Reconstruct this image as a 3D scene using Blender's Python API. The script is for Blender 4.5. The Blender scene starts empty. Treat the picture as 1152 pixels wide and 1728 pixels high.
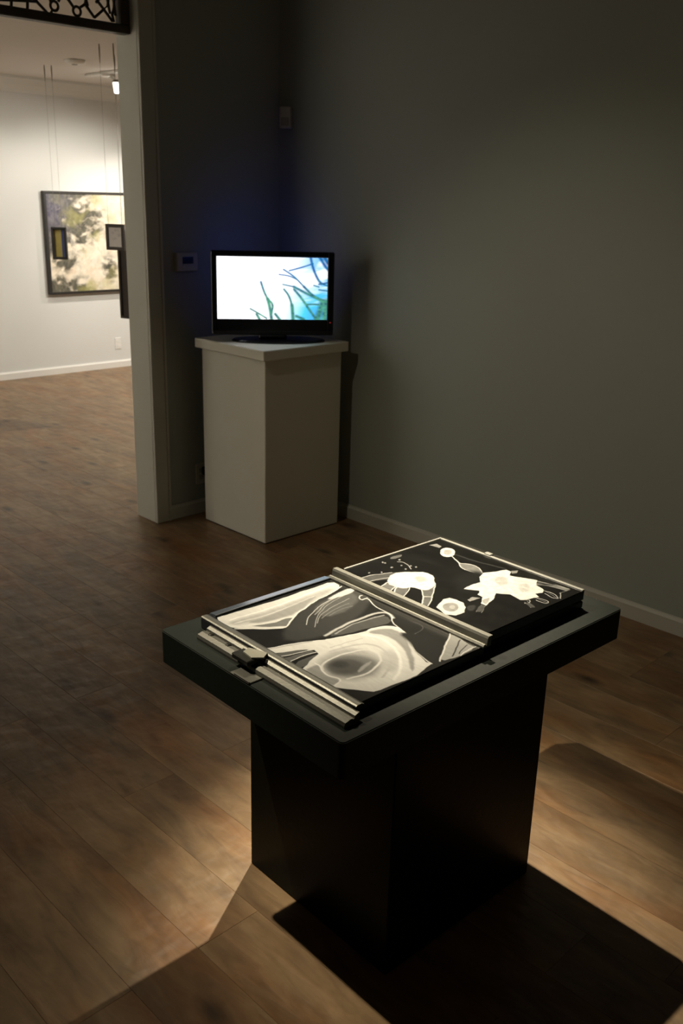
import bpy, bmesh, math, random
import numpy as np
from mathutils import Vector, Matrix

random.seed(7)
scene = bpy.context.scene
COL = scene.collection

# ------------------------------------------------------------------ camera
PX_F, PITCH, ROLL, YAW, CAM_H = 1574.07, math.radians(18.606), math.radians(1.555), math.radians(44.678), 1.68
def camera_axes():
    F = Vector((math.sin(YAW)*math.cos(PITCH), math.cos(YAW)*math.cos(PITCH), -math.sin(PITCH)))
    R0 = Vector((math.cos(YAW), -math.sin(YAW), 0)); U0 = R0.cross(F)
    R = math.cos(ROLL)*R0 + math.sin(ROLL)*U0
    U = -math.sin(ROLL)*R0 + math.cos(ROLL)*U0
    return R, U, F
CR, CU, CF = camera_axes()
cam_data = bpy.data.cameras.new('camera')
cam = bpy.data.objects.new('camera', cam_data); COL.objects.link(cam)
cam.matrix_world = Matrix(((CR.x, CU.x, -CF.x, 0), (CR.y, CU.y, -CF.y, 0), (CR.z, CU.z, -CF.z, CAM_H), (0, 0, 0, 1)))
cam_data.sensor_fit = 'VERTICAL'; cam_data.sensor_height = 36.0; cam_data.sensor_width = 24.0
cam_data.lens = 36.0*PX_F/1728.0
cam_data.clip_start = 0.05; cam_data.clip_end = 60
cam_data.dof.use_dof = True; cam_data.dof.focus_distance = 2.15; cam_data.dof.aperture_fstop = 7.5
scene.camera = cam

# ------------------------------------------------------------------ world and exposure
world = bpy.data.worlds.new('world'); scene.world = world; world.use_nodes = True
world.node_tree.nodes['Background'].inputs['Color'].default_value = (0.5, 0.52, 0.5, 1)
world.node_tree.nodes['Background'].inputs['Strength'].default_value = 0.0
vs = scene.view_settings
vs.view_transform = 'Standard'; vs.look = 'None'; vs.exposure = 0.0; vs.gamma = 1.0; vs.use_curve_mapping = False
# light levels (the lamps themselves are built further down, each light inside its lamp)
BEAM_W, HALO_W, SPILL_W, WALL_W = 780.0, 72.0, 8.0, 46.0
GALLERY_W = 80.0
WARM = (1.0, 0.865, 0.635); NEUTRAL = (1.0, 0.92, 0.79)
TV_STRENGTH = 1.6; ADDED_GLOW = 6.5

# ------------------------------------------------------------------ materials
MATS = {}
def mat(name, color, rough=0.6, metal=0.0, spec=0.5, bump=0.0, bump_scale=60.0, var=0.0, var_scale=3.0, coat=0.0):
    """plain procedural material: base colour with noise variation and fine bump"""
    m = bpy.data.materials.new(name); m.use_nodes = True
    nt = m.node_tree; b = nt.nodes['Principled BSDF']
    b.inputs['Roughness'].default_value = rough; b.inputs['Metallic'].default_value = metal
    b.inputs['Specular IOR Level'].default_value = spec; b.inputs['Coat Weight'].default_value = coat
    tc = nt.nodes.new('ShaderNodeTexCoord')
    n = nt.nodes.new('ShaderNodeTexNoise'); n.inputs['Scale'].default_value = var_scale; n.inputs['Detail'].default_value = 5
    nt.links.new(tc.outputs['Object'], n.inputs['Vector'])
    r = nt.nodes.new('ShaderNodeMixRGB'); r.blend_type = 'MIX'
    r.inputs['Color1'].default_value = tuple(c*(1-var) for c in color)+(1,)
    r.inputs['Color2'].default_value = tuple(min(1, c*(1+var)) for c in color)+(1,)
    nt.links.new(n.outputs['Fac'], r.inputs['Fac']); nt.links.new(r.outputs['Color'], b.inputs['Base Color'])
    if bump > 0:
        n2 = nt.nodes.new('ShaderNodeTexNoise'); n2.inputs['Scale'].default_value = bump_scale; n2.inputs['Detail'].default_value = 4
        nt.links.new(tc.outputs['Object'], n2.inputs['Vector'])
        bp = nt.nodes.new('ShaderNodeBump'); bp.inputs['Strength'].default_value = bump; bp.inputs['Distance'].default_value = 0.004
        nt.links.new(n2.outputs['Fac'], bp.inputs['Height']); nt.links.new(bp.outputs['Normal'], b.inputs['Normal'])
    MATS[name] = m
    return m
def emit_mat(name, color, strength):
    m = bpy.data.materials.new(name); m.use_nodes = True
    b = m.node_tree.nodes['Principled BSDF']
    b.inputs['Base Color'].default_value = color+(1,)
    b.inputs['Emission Color'].default_value = color+(1,); b.inputs['Emission Strength'].default_value = strength
    MATS[name] = m
    return m
def print_mat(name, rough=0.4, spec=0.4, emission=0.0, coat=0.0, grain=0.0):
    """flat print: colours come from the mesh's own printed colour layer"""
    m = bpy.data.materials.new(name); m.use_nodes = True
    nt = m.node_tree; b = nt.nodes['Principled BSDF']
    a = nt.nodes.new('ShaderNodeAttribute'); a.attribute_name = 'print'
    b.inputs['Roughness'].default_value = rough; b.inputs['Specular IOR Level'].default_value = spec
    b.inputs['Coat Weight'].default_value = coat; b.inputs['Coat Roughness'].default_value = 0.08
    if emission > 0:
        b.inputs['Base Color'].default_value = (0.01, 0.01, 0.012, 1)
        nt.links.new(a.outputs['Color'], b.inputs['Emission Color']); b.inputs['Emission Strength'].default_value = emission
    else:
        nt.links.new(a.outputs['Color'], b.inputs['Base Color'])
    if grain > 0:
        n2 = nt.nodes.new('ShaderNodeTexNoise'); n2.inputs['Scale'].default_value = 90
        bp = nt.nodes.new('ShaderNodeBump'); bp.inputs['Strength'].default_value = grain; bp.inputs['Distance'].default_value = 0.004
        nt.links.new(n2.outputs['Fac'], bp.inputs['Height']); nt.links.new(bp.outputs['Normal'], b.inputs['Normal'])
    MATS[name] = m
    return m

mat('wall_paint', (0.40, 0.435, 0.39), rough=0.75, spec=0.3, bump=0.06, bump_scale=180, var=0.03, var_scale=1.5)
mat('gallery_paint', (0.72, 0.73, 0.72), rough=0.75, spec=0.3, bump=0.04, bump_scale=180, var=0.02)
mat('ceiling_paint', (0.74, 0.70, 0.65), rough=0.85, spec=0.2, var=0.02)
mat('trim_paint', (0.60, 0.60, 0.53), rough=0.5, spec=0.4, bump=0.03, bump_scale=90, var=0.02)
mat('gallery_trim', (0.80, 0.79, 0.76), rough=0.5, spec=0.4, var=0.02)
mat('white_plinth', (0.84, 0.82, 0.71), rough=0.6, spec=0.35, bump=0.05, bump_scale=120, var=0.04, var_scale=4)
mat('black_paint', (0.005, 0.0055, 0.0035), rough=0.36, spec=0.06, bump=0.10, bump_scale=70, var=0.25, var_scale=9)
mat('tabletop_paint', (0.0088, 0.0122, 0.0098), rough=0.55, spec=0.18, bump=0.12, bump_scale=55, var=0.25, var_scale=14)
mat('aluminium', (0.17, 0.169, 0.15), rough=0.42, metal=0.85, bump=0.08, bump_scale=150, var=0.15, var_scale=30)
mat('aluminium_edge', (0.27, 0.27, 0.25), rough=0.45, metal=0.4, var=0.08, var_scale=40)
mat('cream_plastic', (0.24, 0.235, 0.19), rough=0.5, var=0.1, var_scale=60)
mat('album_board', (0.008, 0.008, 0.012), rough=0.28, spec=0.5, var=0.1)
mat('dark_metal', (0.025, 0.024, 0.02), rough=0.4, metal=0.5, var=0.2, var_scale=40)
mat('tv_plastic', (0.006, 0.006, 0.011), rough=0.22, spec=0.5, var=0.1)
mat('tv_matte', (0.010, 0.010, 0.012), rough=0.55, var=0.1)
mat('outlet_plastic', (0.60, 0.60, 0.50), rough=0.45, var=0.03)
mat('outlet_inset', (0.38, 0.38, 0.32), rough=0.5, var=0.03)
mat('slot_black', (0.01, 0.01, 0.01), rough=0.7)
mat('gallery_plate', (0.80, 0.80, 0.78), rough=0.45, var=0.02)
mat('fret_wood', (0.055, 0.045, 0.035), rough=0.5, var=0.25, var_scale=25)
mat('frame_black', (0.018, 0.016, 0.014), rough=0.45, var=0.2, var_scale=20)
mat('frame_brown', (0.040, 0.030, 0.024), rough=0.5, var=0.25, var_scale=30)
mat('yellow_card', (0.50, 0.42, 0.13), rough=0.7, var=0.15, var_scale=25)
mat('blue_lit_tone', (0.06, 0.08, 0.22), rough=0.6, var=0.15, var_scale=25)
mat('wire_steel', (0.30, 0.29, 0.26), rough=0.4, metal=0.6)
mat('wire_grip', (0.22, 0.19, 0.15), rough=0.5, metal=0.3)
mat('lamp_white', (0.75, 0.73, 0.68), rough=0.45, var=0.02)
mat('lamp_black', (0.03, 0.03, 0.03), rough=0.45, var=0.05)
mat('subfloor', (0.05, 0.035, 0.025), rough=0.9, var=0.1)
mat('glossy_film', (0.05, 0.06, 0.075), rough=0.14, spec=1.0)
mat('lcd_dark', (0.012, 0.014, 0.02), rough=0.25)
emit_mat('lamp_glow', (1.0, 0.95, 0.86), 14.0)
emit_mat('lens_glow', (1.0, 0.85, 0.6), 10.0)
emit_mat('standby_red', (1.0, 0.05, 0.05), 0.25)
emit_mat('added_glow_blue', (0.10, 0.18, 1.0), ADDED_GLOW)
print_mat('album_print', rough=0.2, spec=0.35)
print_mat('tv_picture', rough=0.25, spec=0.4, emission=TV_STRENGTH)
print_mat('oil_painting', rough=0.35, spec=0.5, grain=0.25)
print_mat('small_print', rough=0.5, spec=0.3)

def wood_mat():
    m = bpy.data.materials.new('floor_plank'); m.use_nodes = True
    nt = m.node_tree; N = nt.nodes; K = nt.links; b = N['Principled BSDF']
    tc = N.new('ShaderNodeTexCoord'); oi = N.new('ShaderNodeObjectInfo')
    off = N.new('ShaderNodeVectorMath'); off.operation = 'SCALE'; off.inputs[0].default_value = (37.0, 91.0, 13.0)
    K.new(oi.outputs['Random'], off.inputs['Scale'])
    add = N.new('ShaderNodeVectorMath'); add.operation = 'ADD'
    K.new(tc.outputs['Object'], add.inputs[0]); K.new(off.outputs['Vector'], add.inputs[1])
    def mapped(sx, sy):
        mp = N.new('ShaderNodeMapping'); mp.inputs['Scale'].default_value = (sx, sy, 1.0); K.new(add.outputs['Vector'], mp.inputs['Vector']); return mp
    g = N.new('ShaderNodeTexNoise'); g.inputs['Scale'].default_value = 1.0; g.inputs['Detail'].default_value = 7; g.inputs['Roughness'].default_value = 0.6; g.inputs['Distortion'].default_value = 0.8
    K.new(mapped(22, 5.0).outputs['Vector'], g.inputs['Vector'])
    blot = N.new('ShaderNodeTexNoise'); blot.inputs['Scale'].default_value = 1.0; blot.inputs['Detail'].default_value = 4
    K.new(mapped(9, 4.0).outputs['Vector'], blot.inputs['Vector'])
    knot = N.new('ShaderNodeTexVoronoi'); knot.inputs['Scale'].default_value = 1.0; knot.feature = 'F1'
    K.new(mapped(5.5, 2.6).outputs['Vector'], knot.inputs['Vector'])
    kr = N.new('ShaderNodeValToRGB'); kr.color_ramp.elements[0].position = 0.03; kr.color_ramp.elements[0].color = (0, 0, 0, 1)
    kr.color_ramp.elements[1].position = 0.20; kr.color_ramp.elements[1].color = (1, 1, 1, 1); K.new(knot.outputs['Distance'], kr.inputs['Fac'])
    mixn = N.new('ShaderNodeMath'); mixn.operation = 'MULTIPLY_ADD'; mixn.inputs[1].default_value = 0.55
    K.new(g.outputs['Fac'], mixn.inputs[0])
    half = N.new('ShaderNodeMath'); half.operation = 'MULTIPLY'; half.inputs[1].default_value = 0.45; K.new(blot.outputs['Fac'], half.inputs[0])
    K.new(half.outputs[0], mixn.inputs[2])
    ramp = N.new('ShaderNodeValToRGB'); e = ramp.color_ramp.elements
    e[0].position = 0.24; e[0].color = (0.082, 0.049, 0.027, 1); e[1].position = 0.80; e[1].color = (0.42, 0.285, 0.158, 1)
    mid = e.new(0.5); mid.color = (0.228, 0.146, 0.075, 1)
    K.new(mixn.outputs[0], ramp.inputs['Fac'])
    kmix = N.new('ShaderNodeMixRGB'); kmix.blend_type = 'MULTIPLY'; kmix.inputs['Fac'].default_value = 0.8
    K.new(ramp.outputs['Color'], kmix.inputs['Color1']); K.new(kr.outputs['Color'], kmix.inputs['Color2'])
    hsv = N.new('ShaderNodeHueSaturation'); red = N.new('ShaderNodeTexNoise'); red.inputs['Scale'].default_value = 1.0; red.inputs['Detail'].default_value = 3
    K.new(mapped(6, 2.2).outputs['Vector'], red.inputs['Vector'])
    rr = N.new('ShaderNodeValToRGB'); rr.color_ramp.elements[0].position = 0.45; rr.color_ramp.elements[0].color = (1, 1, 1, 1)
    rr.color_ramp.elements[1].position = 0.68; rr.color_ramp.elements[1].color = (1.0, 0.78, 0.60, 1); K.new(red.outputs['Fac'], rr.inputs['Fac'])
    rmix = N.new('ShaderNodeMixRGB'); rmix.blend_type = 'MULTIPLY'; rmix.inputs['Fac'].default_value = 1.0
    K.new(kmix.outputs['Color'], rmix.inputs['Color1']); K.new(rr.outputs['Color'], rmix.inputs['Color2'])
    K.new(rmix.outputs['Color'], hsv.inputs['Color'])
    mr = N.new('ShaderNodeMapRange'); mr.inputs['To Min'].default_value = 0.90; mr.inputs['To Max'].default_value = 1.10; K.new(oi.outputs['Random'], mr.inputs['Value']); K.new(mr.outputs['Result'], hsv.inputs['Value'])
    K.new(hsv.outputs['Color'], b.inputs['Base Color'])
    b.inputs['Roughness'].default_value = 0.40; b.inputs['Specular IOR Level'].default_value = 0.45
    wave = N.new('ShaderNodeTexNoise'); wave.inputs['Scale'].default_value = 1.0; wave.inputs['Detail'].default_value = 2
    K.new(mapped(10, 13).outputs['Vector'], wave.inputs['Vector'])
    hadd = N.new('ShaderNodeMath'); hadd.operation = 'MULTIPLY_ADD'; hadd.inputs[1].default_value = 0.22
    K.new(g.outputs['Fac'], hadd.inputs[0]); K.new(wave.outputs['Fac'], hadd.inputs[2])
    bp = N.new('ShaderNodeBump'); bp.inputs['Strength'].default_value = 0.75; bp.inputs['Distance'].default_value = 0.007
    K.new(hadd.outputs[0], bp.inputs['Height']); K.new(bp.outputs['Normal'], b.inputs['Normal'])
    MATS['floor_plank'] = m
wood_mat()

# ------------------------------------------------------------------ helpers
def box(bm, x0, x1, y0, y1, z0, z1, bevel=0.0, seg=1):
    vs_ = [bm.verts.new(p) for p in ((x0,y0,z0),(x1,y0,z0),(x1,y1,z0),(x0,y1,z0),(x0,y0,z1),(x1,y0,z1),(x1,y1,z1),(x0,y1,z1))]
    fs = [bm.faces.new([vs_[i] for i in q]) for q in ((3,2,1,0),(4,5,6,7),(0,1,5,4),(1,2,6,5),(2,3,7,6),(3,0,4,7))]
    if bevel > 0:
        es = list({e for f in fs for e in f.edges})
        bmesh.ops.bevel(bm, geom=es, offset=bevel, segments=seg, affect='EDGES', profile=0.5)
    return bm
def bx(*a, **k): return box(bmesh.new(), *a, **k)
def prism(bm, pts, axis, a0, a1):
    """extrude a closed outline along an axis; pts are the two remaining coordinates in x,y,z order"""
    def P(p, t):
        return {'x': (t, p[0], p[1]), 'y': (p[0], t, p[1]), 'z': (p[0], p[1], t)}[axis]
    A = [bm.verts.new(P(p, a0)) for p in pts]; B = [bm.verts.new(P(p, a1)) for p in pts]
    n = len(pts)
    bm.faces.new(A); bm.faces.new(B[::-1])
    for i in range(n): bm.faces.new((A[i], B[i], B[(i+1) % n], A[(i+1) % n]))
    bmesh.ops.recalc_face_normals(bm, faces=bm.faces[:])
    return bm
def tube(bm, pts, r, n=8):
    pts = [Vector(p) for p in pts]; rings = []
    for i, p in enumerate(pts):
        d = (pts[min(i+1, len(pts)-1)] - pts[max(i-1, 0)]).normalized()
        s = d.cross(Vector((0, 0, 1)) if abs(d.z) < 0.9 else Vector((1, 0, 0))).normalized(); t = d.cross(s)
        rr = r[i] if isinstance(r, (list, tuple)) else r
        rings.append([bm.verts.new(p + rr*(math.cos(2*math.pi*k/n)*s + math.sin(2*math.pi*k/n)*t)) for k in range(n)])
    for a, b in zip(rings, rings[1:]):
        for k in range(n): bm.faces.new((a[k], a[(k+1) % n], b[(k+1) % n], b[k]))
    bm.faces.new(rings[0][::-1]); bm.faces.new(rings[-1])
    bmesh.ops.recalc_face_normals(bm, faces=bm.faces[:])
    return bm
def lathe(bm, prof, n=32, sx=1.0, sy=1.0):
    """profile of (radius, z) turned round the z axis"""
    rings = [[bm.verts.new((sx*r*math.cos(2*math.pi*k/n), sy*r*math.sin(2*math.pi*k/n), z)) for k in range(n)] for r, z in prof]
    for a, b in zip(rings, rings[1:]):
        for k in range(n): bm.faces.new((a[k], a[(k+1) % n], b[(k+1) % n], b[k]))
    bm.faces.new(rings[0][::-1]); bm.faces.new(rings[-1])
    bmesh.ops.recalc_face_normals(bm, faces=bm.faces[:])
    return bm
def torus(bm, cx, cy, cz, R, r, n=24, m=8):
    """ring standing in the x-z plane"""
    g = [[bm.verts.new((cx+(R+r*math.cos(2*math.pi*j/m))*math.cos(2*math.pi*i/n), cy+r*math.sin(2*math.pi*j/m), cz+(R+r*math.cos(2*math.pi*j/m))*math.sin(2*math.pi*i/n))) for j in range(m)] for i in range(n)]
    for i in range(n):
        for j in range(m): bm.faces.new((g[i][j], g[(i+1) % n][j], g[(i+1) % n][(j+1) % m], g[i][(j+1) % m]))
    bmesh.ops.recalc_face_normals(bm, faces=bm.faces[:])
    return bm
def obj(name, bm, material, parent=None, smooth=False, kind=None):
    me = bpy.data.meshes.new(name); bm.to_mesh(me); bm.free()
    me.materials.append(MATS[material])
    if smooth:
        for p in me.polygons: p.use_smooth = True
    o = bpy.data.objects.new(name, me); COL.objects.link(o)
    if parent: o.parent = parent
    if kind: o['kind'] = kind
    return o
def tag(o, label, cat, group=None):
    o['label'] = label; o['category'] = cat
    if group: o['group'] = group
    return o
def thing(name, label, cat, loc=(0, 0, 0), rz=0.0, group=None):
    o = bpy.data.objects.new(name, None); COL.objects.link(o)
    o.location = loc; o.rotation_euler = (0, 0, rz); o.empty_display_size = 0.1
    return tag(o, label, cat, group)
def struct(name, bm, material, parent=None):
    return obj(name, bm, material, parent, kind='structure')

# ------------------------------------------------------------------ numpy picture tools (flat prints)
def vnoise(x, y, seed):
    xi = np.floor(x).astype(np.int64); yi = np.floor(y).astype(np.int64); xf = x-xi; yf = y-yi
    def h(a, b):
        v = (a*374761393 + b*668265263 + seed*1442695041) & 0xFFFFFFFF
        v = ((v ^ (v >> 13))*1274126177) & 0xFFFFFFFF
        return ((v ^ (v >> 16)) & 0xFFFF)/65535.0
    u = xf*xf*(3-2*xf); v = yf*yf*(3-2*yf)
    return (h(xi, yi)*(1-u)+h(xi+1, yi)*u)*(1-v) + (h(xi, yi+1)*(1-u)+h(xi+1, yi+1)*u)*v
def fbm(x, y, seed, octs=4):
    s = 0; a = 0.5
    for i in range(octs): s = s+a*vnoise(x*2**i, y*2**i, seed+i*17); a *= 0.5
    return s/(1-0.5**octs)
def seg_dist(X, Y, pts, closed=False):
    d = np.full(X.shape, 1e9); q = list(pts)+([pts[0]] if closed else [])
    for (ax, ay), (bx_, by) in zip(q, q[1:]):
        vx, vy = bx_-ax, by-ay; L = vx*vx+vy*vy+1e-9
        t = np.clip(((X-ax)*vx+(Y-ay)*vy)/L, 0, 1)
        d = np.minimum(d, np.hypot(X-ax-t*vx, Y-ay-t*vy))
    return d
def inside(X, Y, pts):
    c = np.zeros(X.shape, bool); n = len(pts)
    for i in range(n):
        ax, ay = pts[i]; bx_, by = pts[(i+1) % n]
        if ay == by: continue
        c ^= ((ay > Y) != (by > Y)) & (X < (bx_-ax)*(Y-ay)/(by-ay)+ax)
    return c
def smooth_pts(pts, closed, it=2):
    for _ in range(it):
        q = []; n = len(pts)
        rng = range(n) if closed else range(n-1)
        if not closed: q.append(pts[0])
        for i in rng:
            a, b = pts[i], pts[(i+1) % n]
            q.append((0.75*a[0]+0.25*b[0], 0.75*a[1]+0.25*b[1])); q.append((0.25*a[0]+0.75*b[0], 0.25*a[1]+0.75*b[1]))
        if not closed: q.append(pts[-1])
        pts = q
    return pts
def paint_mono(X, Y, items, bg):
    V = bg.copy()
    for kind, v, w, pts in items:
        if kind == 'p':
            pts = smooth_pts(pts, True, 1) if w >= 20 else pts
            d = seg_dist(X, Y, pts, True); d = np.where(inside(X, Y, pts), d, -d)
            a = np.clip(d/max(w, 1)+0.5, 0, 1); a = a*a*(3-2*a)
        else:
            pts = smooth_pts(pts, False, 2)
            d = seg_dist(X, Y, pts); a = np.clip(1.25-d/(w*0.5)*0.75, 0, 1)
        V = V*(1-a)+v*a
    return V
def printed_sheet(name, w, h, nx, ny, color_fn, material, parent, plane='xy', thick=0.001, origin=(0, 0, 0)):
    """a real thin sheet whose face carries a print; colour_fn(u, v) -> rgb arrays"""
    us = np.linspace(0, 1, nx); vs2 = np.linspace(0, 1, ny); U, V = np.meshgrid(us, vs2)
    rgb = color_fn(U, V); n = nx*ny
    co = np.zeros((n+4, 3)); a = U.ravel()*w; b = V.ravel()*h
    cr = np.array([(0, 0), (w, 0), (w, h), (0, h)], float)
    if plane == 'xy':
        co[:n, 0] = a; co[:n, 1] = b; co[n:, 0] = cr[:, 0]; co[n:, 1] = cr[:, 1]; co[n:, 2] = -thick
    else:
        co[:n, 0] = a; co[:n, 2] = b; co[n:, 0] = cr[:, 0]; co[n:, 2] = cr[:, 1]; co[n:, 1] = thick
    co += np.array(origin)
    i = np.arange(n).reshape(ny, nx)
    quads = np.stack([i[:-1, :-1].ravel(), i[:-1, 1:].ravel(), i[1:, 1:].ravel(), i[1:, :-1].ravel()], 1).tolist()
    bot, top, lef, rig = i[0].tolist(), i[-1].tolist(), i[:, 0].tolist(), i[:, -1].tolist()
    c0, c1, c2, c3 = n, n+1, n+2, n+3
    faces = quads+[[c3, c2, c1, c0], [c0, c1]+bot[::-1], [c1, c2]+rig[::-1], [c2, c3]+top, [c3, c0]+lef]
    me = bpy.data.meshes.new(name); me.from_pydata(co.tolist(), [], faces); me.update()
    at = me.color_attributes.new('print', 'FLOAT_COLOR', 'POINT')
    c = np.zeros((n+4, 4)); c[:, 3] = 1
    for k in range(3): c[:n, k] = rgb[k].ravel()
    c[n:, :3] = 0.3*c[:n, :3].mean(0)
    at.data.foreach_set('color', c.ravel().astype(np.float32))
    me.materials.append(MATS[material])
    o = bpy.data.objects.new(name, me); COL.objects.link(o); o.parent = parent
    return o

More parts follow.
